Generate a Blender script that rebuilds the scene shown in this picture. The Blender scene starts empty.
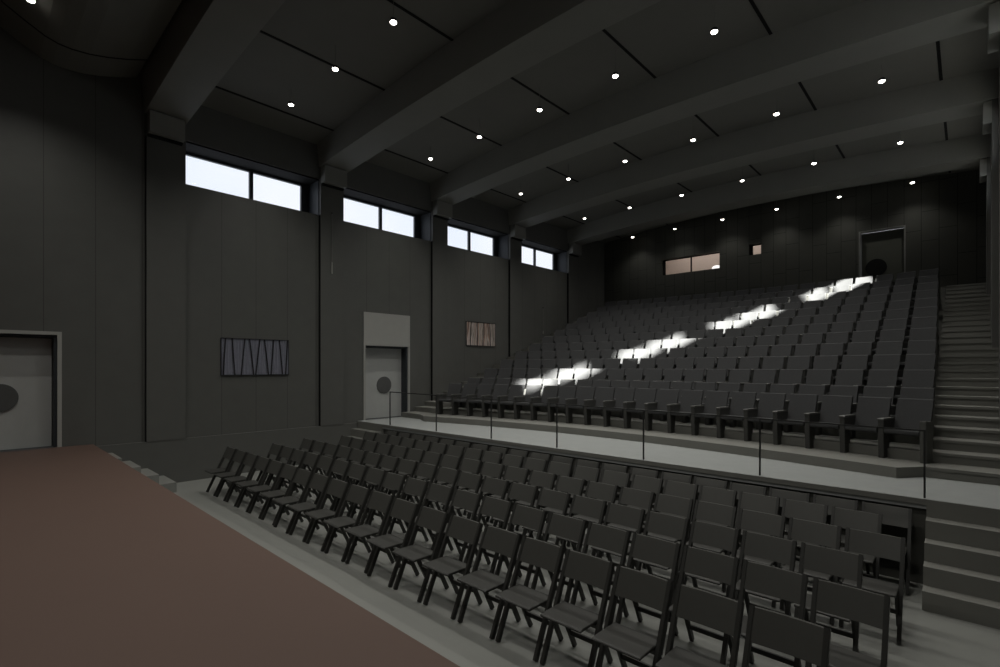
import bpy, bmesh, math
from mathutils import Vector, Matrix
C = bpy.context.scene.collection
Z0 = 2.6                      # survey heights are relative to the eye; the lower floor becomes z = 0

# ------------------------------------------------------------------ materials
def new_mat(name):
    m = bpy.data.materials.new(name); m.use_nodes = True
    nt = m.node_tree
    return m, nt, nt.nodes['Principled BSDF']

def surf(name, col, rough=.6, var=.12, scale=6, bump=0., spec=.3, metal=0.):
    m, nt, b = new_mat(name)
    b.inputs['Roughness'].default_value = rough
    b.inputs['Metallic'].default_value = metal
    b.inputs['Specular IOR Level'].default_value = spec
    tc = nt.nodes.new('ShaderNodeTexCoord')
    n = nt.nodes.new('ShaderNodeTexNoise'); n.inputs['Scale'].default_value = scale; n.inputs['Detail'].default_value = 5
    nt.links.new(tc.outputs['Object'], n.inputs['Vector'])
    mx = nt.nodes.new('ShaderNodeMix'); mx.data_type = 'RGBA'
    mx.inputs[6].default_value = [c * (1 - var) for c in col] + [1]
    mx.inputs[7].default_value = [c * (1 + var) for c in col] + [1]
    nt.links.new(n.outputs['Fac'], mx.inputs[0])
    nt.links.new(mx.outputs[2], b.inputs['Base Color'])
    if bump:
        n2 = nt.nodes.new('ShaderNodeTexNoise'); n2.inputs['Scale'].default_value = scale * 12; n2.inputs['Detail'].default_value = 3
        nt.links.new(tc.outputs['Object'], n2.inputs['Vector'])
        bp = nt.nodes.new('ShaderNodeBump'); bp.inputs['Strength'].default_value = bump; bp.inputs['Distance'].default_value = .01
        nt.links.new(n2.outputs['Fac'], bp.inputs['Height']); nt.links.new(bp.outputs['Normal'], b.inputs['Normal'])
    m['out'] = 1
    return m

def jointed(name, col, joint, rough, along, period, offset, width=.012, brick=False):
    """panelled wall: narrow dark joints between boards"""
    m = surf(name, col, rough, .10, 2.5, .05)
    nt = m.node_tree; b = nt.nodes['Principled BSDF']
    src = b.inputs['Base Color'].links[0].from_socket
    tc = nt.nodes.new('ShaderNodeTexCoord'); sp = nt.nodes.new('ShaderNodeSeparateXYZ')
    nt.links.new(tc.outputs['Object'], sp.inputs[0])
    mx = nt.nodes.new('ShaderNodeMix'); mx.data_type = 'RGBA'
    nt.links.new(src, mx.inputs[6]); mx.inputs[7].default_value = [*joint, 1]
    if brick:
        cb = nt.nodes.new('ShaderNodeCombineXYZ')
        nt.links.new(sp.outputs['Z'], cb.inputs[0]); nt.links.new(sp.outputs['X'], cb.inputs[1])
        br = nt.nodes.new('ShaderNodeTexBrick')
        br.inputs['Scale'].default_value = 1; br.inputs['Brick Width'].default_value = 1.55; br.inputs['Row Height'].default_value = .44
        br.inputs['Mortar Size'].default_value = .009; br.inputs['Mortar Smooth'].default_value = .1
        br.offset = .43; br.squash = .62; br.squash_frequency = 3
        nt.links.new(cb.outputs[0], br.inputs['Vector'])
        nt.links.new(br.outputs['Fac'], mx.inputs[0])
    else:
        def mth(op, a, v):
            q = nt.nodes.new('ShaderNodeMath'); q.operation = op
            nt.links.new(a, q.inputs[0]); q.inputs[1].default_value = v; return q.outputs[0]
        s = mth('SUBTRACT', sp.outputs[along], offset)
        s = mth('DIVIDE', s, period); s = mth('FLOORED_MODULO', s, 1.)
        s = mth('LESS_THAN', s, width / period)
        nt.links.new(s, mx.inputs[0])
    nt.links.new(mx.outputs[2], b.inputs['Base Color'])
    return m

def stripes(name, cols, period):
    m, nt, b = new_mat(name); b.inputs['Roughness'].default_value = .8
    tc = nt.nodes.new('ShaderNodeTexCoord'); mp = nt.nodes.new('ShaderNodeMapping'); mp.inputs['Scale'].default_value = (1, 1 / period, .35)
    nt.links.new(tc.outputs['Object'], mp.inputs[0])
    n = nt.nodes.new('ShaderNodeTexNoise'); n.inputs['Scale'].default_value = 2.2; n.inputs['Detail'].default_value = 3
    nt.links.new(mp.outputs[0], n.inputs['Vector'])
    r = nt.nodes.new('ShaderNodeValToRGB'); r.color_ramp.elements[0].position = .32; r.color_ramp.elements[1].position = .68
    r.color_ramp.elements[0].color = [*cols[0], 1]; r.color_ramp.elements[1].color = [*cols[-1], 1]
    for i, c in enumerate(cols[1:-1]):
        el = r.color_ramp.elements.new(.32 + .36 * (i + 1) / (len(cols) - 1)); el.color = [*c, 1]
    nt.links.new(n.outputs['Fac'], r.inputs[0]); nt.links.new(r.outputs[0], b.inputs['Base Color'])
    return m

def emit(name, col, st):
    m, nt, b = new_mat(name)
    b.inputs['Base Color'].default_value = (0, 0, 0, 1)
    b.inputs['Emission Color'].default_value = [*col, 1]; b.inputs['Emission Strength'].default_value = st
    return m

def glass(name, tint, gl=.05):
    m, nt, b = new_mat(name); nt.nodes.remove(b)
    t = nt.nodes.new('ShaderNodeBsdfTransparent'); t.inputs[0].default_value = [*tint, 1]
    g = nt.nodes.new('ShaderNodeBsdfGlossy'); g.inputs['Roughness'].default_value = .02
    mx = nt.nodes.new('ShaderNodeMixShader'); mx.inputs[0].default_value = gl
    nt.links.new(t.outputs[0], mx.inputs[1]); nt.links.new(g.outputs[0], mx.inputs[2])
    nt.links.new(mx.outputs[0], nt.nodes['Material Output'].inputs[0])
    return m

WALL = (.112, .113, .105)
M = dict(
    wall=jointed('dark_wall_panel', WALL, (.062, .062, .057), .42, 'Y', .79, .23),
    wall_plain=surf('dark_wall_plaster', WALL, .5, .08, 3, .05),
    back=jointed('dark_back_boards', (.066, .067, .057), (.018, .018, .016), .55, 'X', 1, 0, brick=True),
    ceil=surf('dark_ceiling', (.175, .173, .158), .7, .06, 2),
    beam=surf('dark_beam', (.225, .225, .208), .7, .06, 2),
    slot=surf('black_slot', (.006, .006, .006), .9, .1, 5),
    stage=surf('brown_stage_boards', (.110, .070, .055), .55, .05, 1.5, .03),
    floor=surf('grey_linoleum', (.22, .225, .208), .45, .10, 1.2, .04),
    deck=surf('pale_grey_carpet', (.285, .298, .29), .8, .07, 5, .1),
    step=surf('grey_step', (.19, .19, .172), .7, .08, 3, .05),
    fascia=surf('dark_fascia', (.085, .085, .075), .7, .08, 3),
    frame=surf('dark_window_frame', (.04, .045, .05), .5, .05, 5),
    chair=surf('charcoal_board', (.060, .060, .054), .42, .07, 9, .03, .4),
    chair_seat=surf('dark_seat_board', (.042, .042, .038), .5, .07, 9, .03, .3),
    chair_wood=surf('black_chair_wood', (.034, .034, .031), .4, .1, 12, 0, .4),
    seat_fab=surf('charcoal_fabric', (.055, .056, .057), .8, .10, 30, .2),
    seat_side=surf('black_side_panel', (.058, .058, .054), .5, .08, 12),
    arm=surf('armrest_wood', (.10, .10, .092), .4, .08, 12),
    rail=surf('black_steel', (.03, .031, .03), .4, .1, 8, 0, .4),
    door=surf('grey_door', (.43, .44, .425), .5, .06, 4),
    dframe=surf('light_door_frame', (.37, .37, .345), .5, .05, 4),
    dback=surf('dim_green_door', (.085, .088, .072), .6, .05, 4),
    port=surf('dark_porthole', (.10, .102, .10), .35, .12, 14),
    lamp=surf('black_lamp_metal', (.02, .02, .02), .4, .1, 9),
    glow=emit('lamp_glow', (1, .95, .86), 12),
    pane=glass('clear_pane', (.97, .98, 1.), .008),
    booth=surf('booth_plaster', (.55, .48, .43), .8, .04, 2),
    blue=surf('bluegrey_fabric', (.20, .205, .25), .8, .15, 20),
    dblue=surf('black_fold', (.02, .02, .024), .8, .1, 20),
    brown=stripes('striped_fabric', [(.10,.085,.08),(.55,.46,.40),(.22,.19,.17),(.62,.56,.52),(.40,.24,.18),(.12,.10,.09)], .21),
    white=surf('white_enamel', (.8, .8, .78), .3, .03, 5),
    cord=surf('grey_rod', (.22, .22, .20), .4, .1, 9),
)

# ------------------------------------------------------------------ mesh helpers
def box(bm, x0, x1, y0, y1, z0, z1):
    v = [bm.verts.new(p) for p in ((x0,y0,z0),(x1,y0,z0),(x1,y1,z0),(x0,y1,z0),(x0,y0,z1),(x1,y0,z1),(x1,y1,z1),(x0,y1,z1))]
    for f in ((0,3,2,1),(4,5,6,7),(0,1,5,4),(1,2,6,5),(2,3,7,6),(3,0,4,7)):
        bm.faces.new([v[i] for i in f])

def prism(bm, poly, axis, a, b):
    """poly: 2-D outline, extruded along axis from a to b"""
    def P(u, w, t):
        return {'x': (t, u, w), 'y': (u, t, w), 'z': (u, w, t)}[axis]
    A = [bm.verts.new(P(*p, a)) for p in poly]; B = [bm.verts.new(P(*p, b)) for p in poly]
    n = len(poly)
    bm.faces.new(A[::-1]); bm.faces.new(B)
    for i in range(n):
        bm.faces.new((A[i], A[(i+1) % n], B[(i+1) % n], B[i]))

def bar(bm, p, q, w, d, side=(1, 0, 0)):
    """rectangular bar from p to q, w along side, d along the other"""
    p, q = Vector(p), Vector(q); ax = (q - p).normalized(); s = Vector(side)
    s = (s - ax * s.dot(ax)).normalized(); t = ax.cross(s)
    vs = []
    for e in (p, q):
        for a, b in ((-1,-1),(1,-1),(1,1),(-1,1)):
            vs.append(bm.verts.new(e + s * a * w / 2 + t * b * d / 2))
    for f in ((3,2,1,0),(4,5,6,7),(0,1,5,4),(1,2,6,5),(2,3,7,6),(3,0,4,7)):
        bm.faces.new([vs[i] for i in f])

def cyl(bm, p, q, r, n=16, r2=None):
    p, q = Vector(p), Vector(q); ax = (q - p); L = ax.length
    mt = Matrix.Translation((p + q) / 2) @ ax.to_track_quat('Z', 'Y').to_matrix().to_4x4()
    bmesh.ops.create_cone(bm, cap_ends=True, segments=n, radius1=r, radius2=r if r2 is None else r2, depth=L, matrix=mt)

def obj(name, bm, mat, parent=None, bevel=0., smooth=False):
    bmesh.ops.recalc_face_normals(bm, faces=bm.faces[:])
    if bevel:
        bmesh.ops.bevel(bm, geom=bm.edges[:], offset=bevel, segments=2, affect='EDGES', clamp_overlap=True)
    me = bpy.data.meshes.new(name); bm.to_mesh(me); bm.free()
    me.materials.append(mat)
    if smooth:
        for p in me.polygons: p.use_smooth = True
    o = bpy.data.objects.new(name, me); C.objects.link(o)
    if parent: o.parent = parent
    return o

def tag(o, label, cat, group=None, kind=None):
    o['label'] = label; o['category'] = cat
    if group: o['group'] = group
    if kind: o['kind'] = kind
    return o

def struct(name, bm, mat, label, cat, bevel=0.):
    for v in bm.verts: v.co.z += Z0
    return tag(obj(name, bm, mat, None, bevel), label, cat, None, 'structure')

def empty(name, loc, label, cat, group=None, rz=0., kind=None):
    o = bpy.data.objects.new(name, None); C.objects.link(o)
    o.location = loc; o.rotation_euler = (0, 0, rz); o.empty_display_size = .1
    return tag(o, label, cat, group, kind)

def copy_tree(o, parent=None):
    c = o.copy(); C.objects.link(c)
    if parent: c.parent = parent
    for ch in list(o.children): copy_tree(ch, c)
    return c

B = bmesh.new
ORD = ['first','second','third','fourth','fifth','sixth','seventh','eighth','ninth','tenth','eleventh','twelfth','thirteenth',
       'fourteenth','fifteenth','sixteenth','seventeenth','eighteenth','nineteenth','twentieth','twenty-first']

# ------------------------------------------------------------------ survey figures
W = 13.5                       # hall width
YB = 21.43                     # rear wall
Y0 = -7.0                      # wall behind the stage
ZF, ZS = -2.6, -1.57           # lower floor; stage and cross-aisle level
PIL = [2.67, 6.65, 10.58, 14.43, 18.32]
PW = .69
SILL, HEAD, TOP = 4.18, 5.17, 7.4
def soffit(x): return 5.50 + .25 * (1 - ((x - W/2) / (W/2))**2)
def ceil_z(x): return 6.08 + .36 * (1 - ((x - W/2) / (W/2))**2)

# ------------------------------------------------------------------ floors, stage, stairs
bm = B(); box(bm, 0, W, 1.77, 9.0, ZF - .3, ZF); struct('floor', bm, M['floor'], 'pale grey hall floor between the stage and the raised seating', 'floor')
bm = B(); box(bm, 0, W, Y0, 1.77, ZF, ZS); struct('stage', bm, M['stage'], 'brown stage platform in the near left foreground', 'stage')
SR, LT = .206, .305
bm = B()
prism(bm, [(1.77, ZF), (1.77, ZS - SR)] + sum([[(1.77 + LT*(k+1), ZS - SR*(k+1)), (1.77 + LT*(k+1), ZS - SR*(k+2))] for k in range(4)], []), 'x', .03, 1.0)
struct('stage_steps', bm, M['floor'], 'small flight of pale steps down from the stage along the window wall', 'steps')

XA0, XA1 = .95, 12.55          # inner edges of the two aisles
CX, CY = 6.78, -11.5           # centre of the curved rows
R0, R1, RP = 21.2, 22.05, .80
def tier_r(n): return R0 if n == 0 else R1 + RP * (n - 1)
def tier_z(n): return ZS + .151 if n == 0 else ZS + .302 + .302 * (n - 1)
def arc_y(r, x): return math.sqrt(r*r - (x - CX)**2) + CY

bm = B(); box(bm, 0, W, 7.8, YB, ZS - .12, ZS); struct('cross_aisle_floor', bm, M['deck'], 'pale grey cross aisle floor behind the railing', 'floor')
bm = B(); box(bm, 0, W, 7.79, 7.80, ZS - .07, ZS - .002); struct('trim_1', bm, M['step'], 'dark thin edge strip of the raised cross aisle', 'trim')
bm = B(); box(bm, 0, W, 7.83, 8.5, ZF, ZS - .12); struct('wall_under_aisle', bm, M['fascia'], 'dark wall under the raised cross aisle', 'wall')
for nm, x0, x1, lab in (('steps_right', 12.64, W, 'grey steps from the hall floor to the cross aisle at the right'),
                        ('steps_left', .03, 1.30, 'short steps to the cross aisle below the door in the window wall')):
    bm = B(); pts = [(7.83, ZF)]
    for k in range(5):
        y = 6.99 + .20 * k
        if k == 4: y = 7.785
        pts += [(y, ZF + SR * k), (y, ZF + SR * (k + 1) - (.004 if k == 4 else 0))] if k else [(y, ZF), (y, ZF + SR)]
    pts[-1] = (7.785, ZS - .004); pts += [(7.789, ZS - .004), (7.789, ZS - .13), (7.83, ZS - .13)]
    prism(bm, pts, 'x', x0, x1)
    struct('hall_' + nm, bm, M['step'], lab, 'steps')

bm = B()
NT = 13
for n in range(NT + 1):
    z1 = tier_z(n); z0 = ZS if n == 0 else tier_z(n - 1)
    r = tier_r(n); xs = [XA0 + (XA1 - XA0) * i / 40 for i in range(41)]
    front = [(x, arc_y(r, x)) for x in xs]
    if n == 0:
        front = [(XA0, 9.35)] + [p for p in front if 1.35 < p[0] < 12.34] + [(XA1, 9.35)]
    prism(bm, front + [(XA1, YB), (XA0, YB)], 'z', z0, z1)
struct('raked_seating_floor', bm, M['step'], 'curved grey stepped floor carrying the rows of fixed seats', 'floor')
for nm, x0, x1, lab in (('stairs_right', XA1, W, 'long grey aisle stair climbing along the right wall'),
                        ('stairs_left', 0.03, XA0, 'grey aisle stair climbing along the window wall')):
    bm = B(); pts = [(YB, ZS)]
    for k in range(26):
        y = 9.35 if k == 0 else 9.45 + .40 * k
        pts += [(y, ZS + .151 * k), (y, ZS + .151 * (k + 1) - .04), (y - .015, ZS + .151 * (k + 1) - .04), (y - .015, ZS + .151 * (k + 1))]
    pts += [(YB, ZS + .151 * 26)]
    prism(bm, pts, 'x', x0, x1)
    struct('aisle_' + nm, bm, M['step'], lab, 'stairs')

# ------------------------------------------------------------------ side walls
def side_wall(left):
    S = (lambda x: x) if left else (lambda x: W - x)
    def bx(bm, x0, x1, *r):
        a, b = sorted((S(x0), S(x1))); box(bm, a, b, *r)
    nm = 'left' if left else 'right'; side = 'window wall' if left else 'right wall'
    bm = B(); bx(bm, -.72, .03, Y0, YB, ZF - .3, -1.62)
    struct('wall_base_' + nm, bm, M['wall_plain'], 'dark projecting base course of the ' + side, 'wall')
    holes = [(-.29, 1.29, .69), (8.02, 9.69, 1.63)] if left else []
    bays = [(Y0, PIL[0])] + [(PIL[i] + (.74, .69, .655, .68)[i], PIL[i+1]) for i in range(4)] + [(PIL[4] + PW, YB)]
    bm = B()
    for i, (a, b) in enumerate(bays):
        top = TOP if i in (0, 5) else SILL
        h = [q for q in holes if a < q[0] < b]
        if h:
            (h0, h1, hz), = h
            bx(bm, -.72, -.04, a, h0, -1.62, top); bx(bm, -.72, -.04, h1, b, -1.62, top); bx(bm, -.72, -.04, h0, h1, hz, top)
        else:
            bx(bm, -.72, -.04, a, b, -1.62, top)
    struct('wall_' + nm, bm, M['wall'], 'dark panelled ' + ('left wall with a row of high windows' if left else 'right side wall'), 'wall')
    bm = B()
    for i in range(1, 5):
        bx(bm, -.72, 0, *bays[i], HEAD, TOP)
        if not left: bx(bm, -.72, -.04, bays[i][1] - .09, bays[i][1], SILL, HEAD)
    struct('wall_head_' + nm, bm, M['wall_plain'], 'dark wall above the high windows of the ' + side, 'wall')
    for i, y in enumerate(PIL):
        bm = B(); bx(bm, -.72, .04 if left else .14, y, y + (.74, .69, .655, .68, .68)[i], -1.62, TOP)
        struct('pilaster', bm, M['wall_plain'], f'{ORD[i]} dark pilaster from the stage on the {side}', 'pilaster')
        bm = B(); bx(bm, .04, .27, y + .01, y + PW - .02, 5.04, 5.49)
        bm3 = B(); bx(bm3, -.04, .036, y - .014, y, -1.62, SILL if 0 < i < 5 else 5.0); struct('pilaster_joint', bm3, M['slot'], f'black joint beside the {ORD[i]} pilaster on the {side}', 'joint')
        bm2 = B(); bx(bm2, .03, .12, y + .02, y + PW - .03, 4.99, 5.04); struct('trim_%d' % (i + (2 if left else 7)), bm2, M['slot'], f'black strip for the shadow under the {ORD[i]} pilaster block on the {side}', 'trim')  # solid black strip painting the dark shadow below the capital
        struct('pilaster_capital', bm, M['beam'], f'dark block under the {ORD[i]} beam from the stage on the {side}', 'capital')
    for i in range(1, 5):
        a, b = bays[i]
        if not left: b -= .09
        e = empty('window_%d' % (i if left else i + 4), (S(-.65 if left else -.15), (a + b) / 2, SILL + Z0),
                  f'{ORD[i-1]} high two-light window from the stage in the {side}', 'window', None, 0, 'structure')
        sg = 1 if left else -1; L = (b - a) / 2; H = HEAD - SILL
        bm = B(); t = .05; tj = .24 if left else .05; th = .10 if left else .05
        box(bm, -.04, .04, -L, L, 0, t); box(bm, -.04, .04, -L, L, H - th, H)
        box(bm, -.04, .04, -L, -L + t, t, H - th); box(bm, -.04, .04, L - tj, L, t, H - th); mo = .05 if left else 0; box(bm, -.04, .04, mo - .045, mo + .045, t, H - th)
        obj('window_frame', bm, M['frame'], e)
        bm = B(); xa, xb = sorted((sg * .04, sg * (.60 if left else .14))); box(bm, xa, xb, -L + .004, L - .004, H - .035, H - .002); obj('blind_box', bm, M['slot'], e)
        bm = B(); box(bm, xa, xb, L - .02, L - .002, .003, H - .035); obj('reveal_lining', bm, M['frame'], e)
        for s in (-1, 1):
            bm = B(); y0, y1 = (-L + t, mo - .045) if s < 0 else (mo + .045, L - tj)
            box(bm, -.004, .004, y0, y1, t, H - th); obj('window_pane', bm, M['pane'], e)
side_wall(True); side_wall(False)
bm = B(); box(bm, -.9, W + .9, Y0 - .3, Y0, ZF - .3, TOP); struct('wall_stage', bm, M['wall_plain'], 'dark wall behind the stage', 'wall')

# ------------------------------------------------------------------ rear wall, booth
bm = B()
H = [(2.92, 5.45, 4.12, 4.82), (6.60, 7.04, 4.47, 4.90), (10.20, 11.48, ZS + .151*26, 4.74)]
xs = [-.9, 2.92, 5.45, 6.60, 7.04, 10.20, 11.48, W + .9]
for i in range(7):
    h = [q for q in H if abs(q[0] - xs[i]) < 1e-6]
    if h:
        box(bm, xs[i], xs[i+1], YB, YB + .3, ZF, h[0][2]); box(bm, xs[i], xs[i+1], YB, YB + .3, h[0][3], TOP)
    else: box(bm, xs[i], xs[i+1], YB, YB + .3, ZF, TOP)
struct('wall_back', bm, M['back'], 'dark boarded rear wall above the last row of seats', 'wall')
bm = B()
box(bm, 1.5, 8.5, YB + 2.3, YB + 2.5, 3, 6.2); box(bm, 1.3, 1.5, YB + .3, YB + 2.5, 3, 6.2); box(bm, 8.5, 8.7, YB + .3, YB + 2.5, 3, 6.2)
box(bm, 1.3, 8.7, YB + .31, YB + 2.5, 2.8, 2.99); box(bm, 1.3, 8.7, YB + .3, YB + 2.5, 6.2, 6.4)
struct('wall_booth', bm, M['booth'], 'warm lit plaster of the projection booth behind the rear windows', 'wall')
for k, (x0, x1, z0, z1) in enumerate(H[:2]):
    e = empty('window_%d' % (9 + k), ((x0 + x1)/2, YB + .2, z0 + Z0), ['wide lit projection window in the rear wall', 'small square lit window in the rear wall'][k], 'window', None, 0, 'structure')
    L = (x1 - x0) / 2; h = z1 - z0; t = .035
    bm = B(); box(bm, -L, L, -.03, .03, 0, t); box(bm, -L, L, -.03, .03, h - t, h); box(bm, -L, -L + .09, -.06, .03, t, h - t); box(bm, L - t, L, -.03, .03, t, h - t)
    if k == 0: box(bm, -.025, .025, -.03, .03, t, h - t)
    obj('window_frame', bm, M['slot'], e)
    for s in ((-1, 1) if k == 0 else (0,)):
        bm = B(); a, b = (-L + t, L - t) if s == 0 else ((-L + t, -.025) if s < 0 else (.025, L - t))
        box(bm, a, b, -.003, .003, t, h - t); obj('window_pane', bm, M['pane'], e)
ld = bpy.data.lights.new('booth_light', 'AREA'); ld.energy = 58; ld.size = 1.2; ld.shape = 'RECTANGLE'; ld.size_y = 5; ld.color = (1, .89, .80)
lo = bpy.data.objects.new('booth_light', ld); C.objects.link(lo); lo.location = (5, YB + 1.2, 6.1 + Z0); lo.rotation_euler = (0, 0, math.pi/2)
# desk lamp standing in the booth, seen through the right light of the window
dl = empty('desk_lamp', (5.10, YB + 1.0, 3.0 + Z0), 'white domed lamp behind the right corner of the wide booth window', 'lamp')
bm = B(); cyl(bm, (0,0,0), (0,0,.04), .14, 24); obj('base', bm, M['white'], dl)
bm = B(); cyl(bm, (0,0,.04), (0,0,1.30), .02, 10); obj('stem', bm, M['white'], dl)
bm = B(); bmesh.ops.create_uvsphere(bm, u_segments=20, v_segments=10, radius=.2, matrix=Matrix.Translation((-.12,0,1.32)) @ Matrix.Diagonal((1,1,.62,1)))
obj('lamp_shade', bm, emit('lit_shade', (1, .95, .88), 1.2), dl, 0, True)

# ------------------------------------------------------------------ doors
def side_door(name, y0, y1, ztop, zleaf, cyc, czc, lab):
    e = empty(name, (-.04, y0, ZS + Z0), lab, 'door', None, 0, 'structure')
    w = y1 - y0; h = ztop - ZS; hl = zleaf - ZS; t = .065
    bm = B(); box(bm, -.30, .035, 0, t, 0, h); box(bm, -.30, .035, w - t, w, 0, h); box(bm, -.30, .035, t, w - t, h - t, h)
    obj('door_frame', bm, M['dframe'], e)
    if h - hl > .3:
        bm = B(); box(bm, -.30, .03, t, w - t, hl, h - t); obj('transom_panel', bm, M['dframe'], e)
    top = hl if h - hl > .3 else h - t
    bm = B(); box(bm, -.30, -.02, w - t - .05, w - t, .005, top); box(bm, -.30, -.02, t, w - t - .05, top - .05, top)
    obj('jamb_lining', bm, M['frame'], e)
    bm = B(); box(bm, -.6, .03, 0, w, -.06, 0); obj('threshold', bm, M['frame'], e)
    bm = B(); box(bm, -.34, -.26, t, w - t - .06, .003, top - .06); lf = obj('door_leaf', bm, M['door'], e)
    bm = B(); cyl(bm, (-.262, cyc - y0, czc - ZS), (-.235, cyc - y0, czc - ZS), .262, 40); obj('porthole', bm, M['port'], lf)
    bm = B(); box(bm, -.6, -.34, 0, w, 0, h); obj('backing', bm, M['slot'], e)
side_door('door_1', -.29, 1.29, .69, .62, .43, -.58, 'pale framed grey door with dark porthole beside the brown stage')
side_door('door_2', 8.02, 9.69, 1.63, .64, 8.91, -.56, 'grey door with dark porthole and pale transom panel by the railing')
e = empty('door_3', (10.20, YB, ZS + .151*26 + Z0), 'tall dim door with black porthole in the rear wall', 'door', None, 0, 'structure')
w = 1.28; h = 4.74 - (ZS + .151*26)
bm = B(); box(bm, 0, .04, -.02, .28, 0, h); box(bm, w - .04, w, .0, .28, 0, h); box(bm, .04, w - .04, -.02, .28, h - .03, h); obj('door_frame', bm, M['beam'], e)
bm = B(); box(bm, .05, w - .05, .2, .27, .01, h - .05); lf = obj('door_leaf', bm, M['dback'], e)
bm = B(); cyl(bm, (.47, .2, 1.10), (.47, .17, 1.10), .30, 40); obj('porthole', bm, M['slot'], lf)

# ------------------------------------------------------------------ ceiling, beams
bm = B()
NX = 24
xs = [W * i / NX for i in range(NX + 1)]
prism(bm, [(x, ceil_z(x)) for x in xs] + [(W, TOP), (0, TOP)], 'y', 2.6, YB)
struct('ceiling', bm, M['ceil'], 'dark gently arched ceiling between the beams', 'ceiling')
bm = B(); box(bm, -.9, W + .9, Y0 - .3, YB + .3, TOP, TOP + .2); struct('roof', bm, M['ceil'], 'roof slab above the hall', 'roof')
prof = [(-1.2, 6.9), (-.3, 6.8), (.15, 6.55), (.44, 6.26), (.70, 6.10), (.97, 5.95), (1.15, 5.895), (1.34, 5.88), (1.6, 5.905), (1.88, 5.97), (2.2, 6.075), (2.5, 6.2)]
bm = B(); prism(bm, prof + [(2.5, TOP), (-1.2, TOP)], 'x', 0, W)
struct('ceiling_reflector', bm, M['ceil'], 'curved dark ceiling reflector above the stage edge', 'ceiling')
bm = B(); box(bm, 0, W, Y0, -1.2, 6.9, TOP); struct('ceiling_stage', bm, M['ceil'], 'dark flat ceiling over the stage', 'ceiling')
for i, y in enumerate(PIL):
    bm = B()
    lo_, hi_ = [], []
    for x in xs:
        zs, zt = soffit(x), 6.9
        ring = [(x, y - .03, zs), (x, y + PW + .06, zs), (x, y + PW + .16, zt), (x, y - .16, zt)]
        lo_.append([bm.verts.new(p) for p in ring])
    for a, b in zip(lo_, lo_[1:]):
        for k in range(4): bm.faces.new((a[k], b[k], b[(k+1) % 4], a[(k+1) % 4]))
    bm.faces.new(lo_[0]); bm.faces.new(lo_[-1])
    struct('ceiling_beam', bm, M['beam'], f'{ORD[i]} deep dark beam across the ceiling, counted from the stage', 'beam')
slot_x = [.92, 3.25, 5.60, 7.93, 10.26, 12.58]
bays = [(PIL[i] + PW + .05, (PIL + [YB])[i+1] - .1) for i in range(5)]
for b, (a, c) in enumerate(bays):
    for k, x in enumerate(slot_x):
        bm = B(); box(bm, x - .028, x + .028, a, c, ceil_z(x) - .012, ceil_z(x) + .05)
        struct('ceiling_slot', bm, M['slot'], f'{ORD[k]} black ceiling slot from the window wall in {ORD[b]} bay from stage', 'slot')
bm = B()
p2 = [(a, z - .006) for a, z in prof[2:]] 
for (a, za), (c, zc) in zip(p2, p2[1:]): prism(bm, [(a, za), (c, zc), (c, zc + .03), (a, za + .03)], 'x', .88, .92)
struct('ceiling_slot', bm, M['slot'], 'curved black slot in the ceiling reflector by the window wall', 'slot')

# ------------------------------------------------------------------ downlights
LX = [1.88, 3.85, 5.82, 7.78, 9.74, 11.70]
LY = [.72, 5.0, 9.0, 12.92, 16.8, 20.7]
ZL = 5.90
def spot_data():
    s = bpy.data.lights.new('downlight_beam', 'SPOT'); s.energy = 172; s.spot_size = math.radians(124); s.spot_blend = 1.0
    s.shadow_soft_size = .06; s.color = (1, .975, .92)
    return s
SPOT = spot_data(); SPOT_FAR = spot_data(); SPOT_FAR.energy = 95; SPOT_DIM = spot_data(); SPOT_DIM.energy = 30
proto = None
for b, y in enumerate(LY):
    for k, x in enumerate(LX):
        zc = 6.06 if b == 0 else ceil_z(x); zl = 5.96 if b == 0 else ZL
        lab = f'lit round downlight, {ORD[k]} from the window wall, ' + ('over the stage edge' if b == 0 else f'in the {ORD[b-1]} ceiling bay from stage')
        e = empty('downlight', (x, y, zl + Z0), lab, 'ceiling light', 'round downlights in the hall ceiling')
        if proto is None or b <= 1 and k == 0:
            bm = B(); cyl(bm, (0,0,.003), (0,0,.05), .058, 20); hs = obj('housing', bm, M['lamp'], e)
            bm = B(); bmesh.ops.create_uvsphere(bm, u_segments=20, v_segments=10, radius=.056, matrix=Matrix.Diagonal((1,1,.55,1))); ln = obj('lens', bm, M['glow'], hs, 0, True)
        else:
            copy_tree(hs, e)
        bm = B(); cyl(bm, (0,0,.07), (0,0,max(.075, zc - zl + .01)), .004, 8); obj('stem', bm, M['ceil'], e)
        proto = e
        lo = bpy.data.objects.new('downlight_beam', SPOT_DIM if b == 5 else SPOT_FAR if b == 4 else SPOT); C.objects.link(lo); lo.parent = e; lo.location = (0, 0, -.06)

# ------------------------------------------------------------------ wall panels with folds, opener rods
def fold_panel(y0, y1, z0, z1, mat, nfold, diag, lab, name):
    e = empty(name, (-.04, y0, z0 + Z0), lab, 'wall panel')
    w, h = y1 - y0, z1 - z0
    bm = B(); t = .012
    box(bm, 0, .035, 0, t, 0, h); box(bm, 0, .035, w - t, w, 0, h); box(bm, 0, .035, t, w - t, 0, t); box(bm, 0, .035, t, w - t, h - t, h)
    obj('frame', bm, M['dblue'], e)
    bm = B(); n = nfold * 2
    pts = [(t + (w - 2*t) * i / n, .008 if i % 2 else .026) for i in range(n + 1)]
    prism(bm, [(b_, a_) for a_, b_ in pts] + [(0.0, w - t), (0.0, t)], 'z', t, h - t)
    f = obj('pleated_cloth', bm, mat, e)
    for ya, yb in diag:
        bm = B(); bar(bm, (.028, ya * w, h - t), (.028, yb * w, t), .012, .03, (1, 0, 0)); obj('dark_fold', bm, M['dblue'], e)
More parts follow.
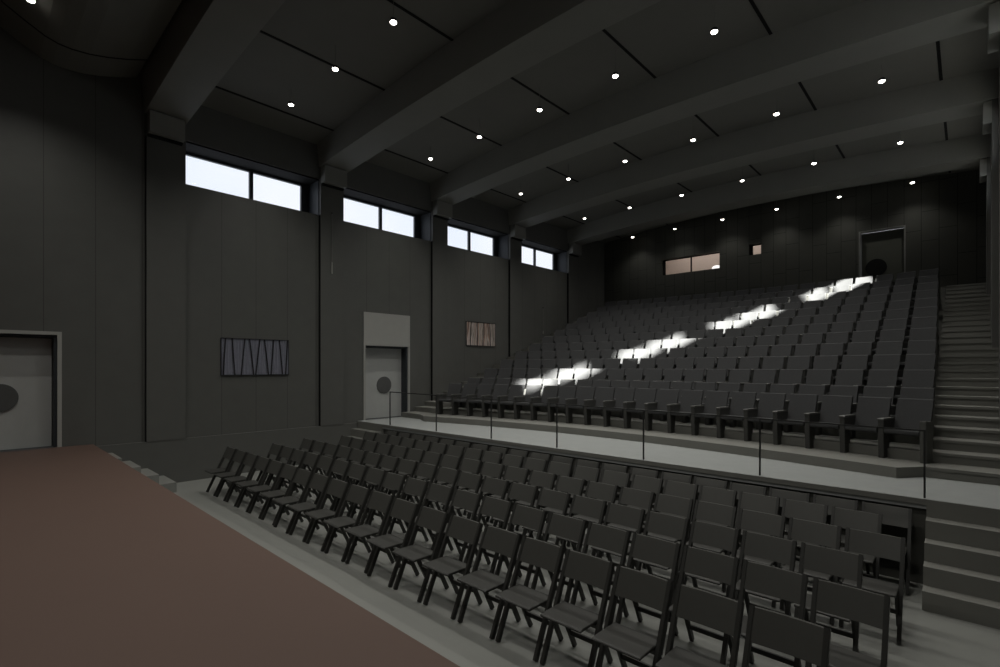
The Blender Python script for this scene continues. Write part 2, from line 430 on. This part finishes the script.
fold_panel(4.16, 5.79, -.20, .70, M['blue'], 22, [(.06,.03),(.15,.19),(.33,.28),(.40,.46),(.55,.49),(.62,.68),(.76,.72),(.85,.90),(.98,.95)],
           'blue-grey pleated wall panel with dark zigzag folds above the front chairs', 'pleated_wall_panel')
fold_panel(12.15, 13.64, .77, 1.63, M['brown'], 14, [(.16,.13),(.36,.37),(.58,.56),(.80,.82)],
           'brown and grey striped wall panel right of the door', 'pleated_wall_panel')
for y, z0, z1, lab in ((6.97, 2.60, 4.3, 'thin hanging rod on the pilaster between the first two windows'), (16.56, 1.40, 2.5, 'thin hanging rod on the wall below the last window')):
    x = .062 if y < 10 else -.02
    e = empty('opener_rod', (x, y, z0 + Z0), lab, 'rod')
    bm = B(); cyl(bm, (0,0,.10), (0,0,z1 - z0), .008, 8); rd = obj('rod', bm, M['cord'], e)
    bm = B(); cyl(bm, (0,0,0), (0,0,.32 if y < 10 else .12), .02, 10, .014); obj('handle', bm, M['dframe'], rd)
    bm = B(); box(bm, -.03, .015, -.015, .015, z1 - z0 - .03, z1 - z0); obj('hook', bm, M['rail'], e)

# ------------------------------------------------------------------ railing
rl = empty('railing', (1.56, 7.86, ZS + Z0), 'slim black steel railing along the edge of the cross aisle', 'railing')
PX = [1.56, 3.51, 5.38, 7.16, 8.98, 10.80, 12.62]
bm = B(); bar(bm, (-.012, 0, .895), (11.072, 0, .805), .022, .020, (0, 1, 0)); obj('top_rail', bm, M['rail'], rl)
for x in PX:
    bm = B(); box(bm, x - 1.56 - .010, x - 1.56 + .010, -.012, .012, 0, .888 - .09 * (x - 1.56) / 11.06); p = obj('post', bm, M['rail'], rl)

# ------------------------------------------------------------------ folding chairs
def folding_chair():
    e = empty('folding_chair', (0, 0, 0), 'x', 'chair', 'folding chairs on the hall floor')
    wd = .487
    for s in (-1, 1):
        bm = B(); x = s * (wd/2 - .017)
        bar(bm, (x, 0.012, 0.006), (x, .425, .90), .034, .048); obj('leg', bm, M['chair_wood'], e, .003)
    for s in (-1, 1):
        bm = B(); x = s * (wd/2 - .056)
        bar(bm, (x, .235, .445), (x, .452, .005), .032, .044); obj('leg', bm, M['chair_wood'], e, .003)
    bm = B(); prism(bm, [(-.045, .452), (.30, .446), (.30, .470), (-.03, .476), (-.048, .468)], 'x', -.208, .208)
    obj('seat', bm, M['chair_seat'], e, .004)
    bm = B()                                               # slightly hollowed back board between the posts
    dy = .425 / .90
    n = 8; rings = []
    for i in range(n + 1):
        u = -1 + 2 * i / n; x = u * (wd/2 - .034); c = .012 * (1 - u*u)
        rings.append([bm.verts.new((x, z * dy + o + c, z)) for z, o in ((.690, -.020), (.897, -.020), (.897, .004), (.690, .004))])
    for a, b in zip(rings, rings[1:]):
        for k in range(4): bm.faces.new((a[k], b[k], b[(k+1) % 4], a[(k+1) % 4]))
    bm.faces.new(rings[0]); bm.faces.new(rings[-1])
    obj('backrest', bm, M['chair'], e)
    bm = B(); bar(bm, (-.172, .365, .17), (.172, .365, .17), .042, .020, (0, 0, 1)); obj('stretcher', bm, M['chair_wood'], e)
    bm = B(); bar(bm, (-.218, .20, .415), (.218, .20, .415), .032, .020, (0, 0, 1)); obj('seat_rail', bm, M['chair_wood'], e)
    return e
fc = folding_chair(); used = False
for r in range(6):
    for k in range(20):
        o = fc if not used else copy_tree(fc); used = True
        j = (((r * 7 + k * 13) % 11) - 5) * .0022
        o.location = (1.470 + .2435 + .553 * min(k, 14) + .530 * max(0, k - 14) + (.245 - .016 * r if r % 2 else -.018 * r), (3.415 + .846 * r if r < 5 else 7.31) + j, 0)
        o.rotation_euler = (0, 0, j * .6)
        row = ['the front row', 'the second row', 'the third row', 'the fourth row', 'the fifth row', 'the rearmost row'][r]
        o['label'] = f'dark folding chair, {ORD[k]} from the window wall in {row}'

# ------------------------------------------------------------------ fixed seats
SP = .524
def theatre_seat():
    e = empty('theatre_seat', (0, 0, 0), 'x', 'seat', 'fixed seats on the stepped floor')
    xl = -SP/2
    bm = B(); prism(bm, [(.0, 0), (.19, 0), (.20, .36), (.40, .44), (.40, .585), (-.02, .585), (-.02, .30)], 'x', xl - .038, xl + .038)
    sdp = obj('side_panel', bm, M['seat_side'], e, .004)
    bm = B(); prism(bm, [(-.03, .585), (.40, .585), (.40, .612), (-.02, .615), (-.035, .605)], 'x', xl - .043, xl + .043); obj('armrest', bm, M['arm'], sdp)
    bm = B(); prism(bm, [(-.01, .385), (.38, .365), (.42, .44), (.0, .462), (-.022, .452), (-.025, .41)], 'x', xl + .045, -xl - .045); obj('seat_cushion', bm, M['seat_fab'], e, .006)
    bm = B(); n = 6; rings = []
    for i in range(n + 1):
        u = -1 + 2 * i / n; x = u * .229; c = .012 * (1 - u*u)
        rings.append([bm.verts.new((x, y + c, z)) for y, z in ((.355, .42), (.53, .905), (.545, .918), (.578, .905), (.41, .42))])
    for a, b in zip(rings, rings[1:]):
        for k in range(5): bm.faces.new((a[k], b[k], b[(k+1) % 5], a[(k+1) % 5]))
    bm.faces.new(rings[0]); bm.faces.new(rings[-1])
    obj('backrest', bm, M['seat_fab'], e)
    return e
ts = theatre_seat(); used = False
bm = B(); prism(bm, [(-.03, 0), (.20, 0), (.24, .44), (.26, .60), (-.04, .62), (-.045, .60)], 'x', SP/2 - .03, SP/2 + .05)
endp = obj('end_panel', bm, M['arm'], None, .004); endp_used = False
NS = 21
for n in range(NT):
    rs = 21.87 + RP * n; z = tier_z(n)
    for i in range(NS):
        sp = .537 + .0007 * n; cx = 6.97 - .028 * n
        th = (i - (NS - 1) / 2) * sp / (rs + .1)
        o = ts if not used else copy_tree(ts); used = True
        o.location = (cx + rs * math.sin(th), CY + rs * math.cos(th), z + Z0 + .001); o.rotation_euler = (0, 0, -th)
        row = 'the front row' if n == 0 else ('the rearmost row' if n == NT - 1 else f'the {ORD[n]} row up')
        if i < 11: pos = f'{ORD[i]} from the left aisle'
        else: pos = f'{ORD[NS - 1 - i]} from the right aisle'
        o['label'] = f'charcoal fixed theatre seat, {pos} in {row}'
    if not endp_used: endp.parent = o; endp_used = True
    else:
        c = endp.copy(); C.objects.link(c); c.parent = o

# ------------------------------------------------------------------ daylight, sun, camera
wd = bpy.data.worlds.new('sky'); bpy.context.scene.world = wd; wd.use_nodes = True
nt = wd.node_tree; bg = nt.nodes['Background']
tc = nt.nodes.new('ShaderNodeTexCoord'); nz = nt.nodes.new('ShaderNodeTexNoise'); nz.inputs['Scale'].default_value = 3.5; nz.inputs['Detail'].default_value = 6
rp = nt.nodes.new('ShaderNodeValToRGB'); rp.color_ramp.elements[0].position = .40; rp.color_ramp.elements[1].position = .62
rp.color_ramp.elements[0].color = (.84, .89, .97, 1); rp.color_ramp.elements[1].color = (.93, .95, .99, 1)
nt.links.new(tc.outputs['Generated'], nz.inputs['Vector']); nt.links.new(nz.outputs['Fac'], rp.inputs[0]); nt.links.new(rp.outputs[0], bg.inputs[0])
bg.inputs[1].default_value = 1.08
sd = bpy.data.lights.new('sun', 'SUN'); sd.energy = 85; sd.angle = math.radians(1.6); sd.color = (1, .97, .88)
so = bpy.data.objects.new('sun', sd); C.objects.link(so)
so.rotation_euler = Vector((-1.95, 1.40, -1.0)).to_track_quat('-Z', 'Y').to_euler(); so.location = (30, -10, 20)

cd = bpy.data.cameras.new('camera'); cam = bpy.data.objects.new('camera', cd); C.objects.link(cam)
cam.location = (13.0, 0, Z0)
cam.rotation_euler = (math.pi/2, 0, math.atan2(468, 500))
cd.sensor_fit = 'HORIZONTAL'; cd.sensor_width = 36; cd.lens = 18.0; cd.shift_y = 33.5 / 1000; cd.clip_start = .05
sc = bpy.context.scene
sc.camera = cam
vs = sc.view_settings; vs.view_transform = 'Standard'; vs.look = 'None'; vs.gamma = 1; vs.exposure = 0; vs.use_curve_mapping = False
sc.cycles.use_denoising = True
sc.cycles.max_bounces = 8; sc.cycles.diffuse_bounces = 5
sc.cycles.sample_clamp_indirect = 4
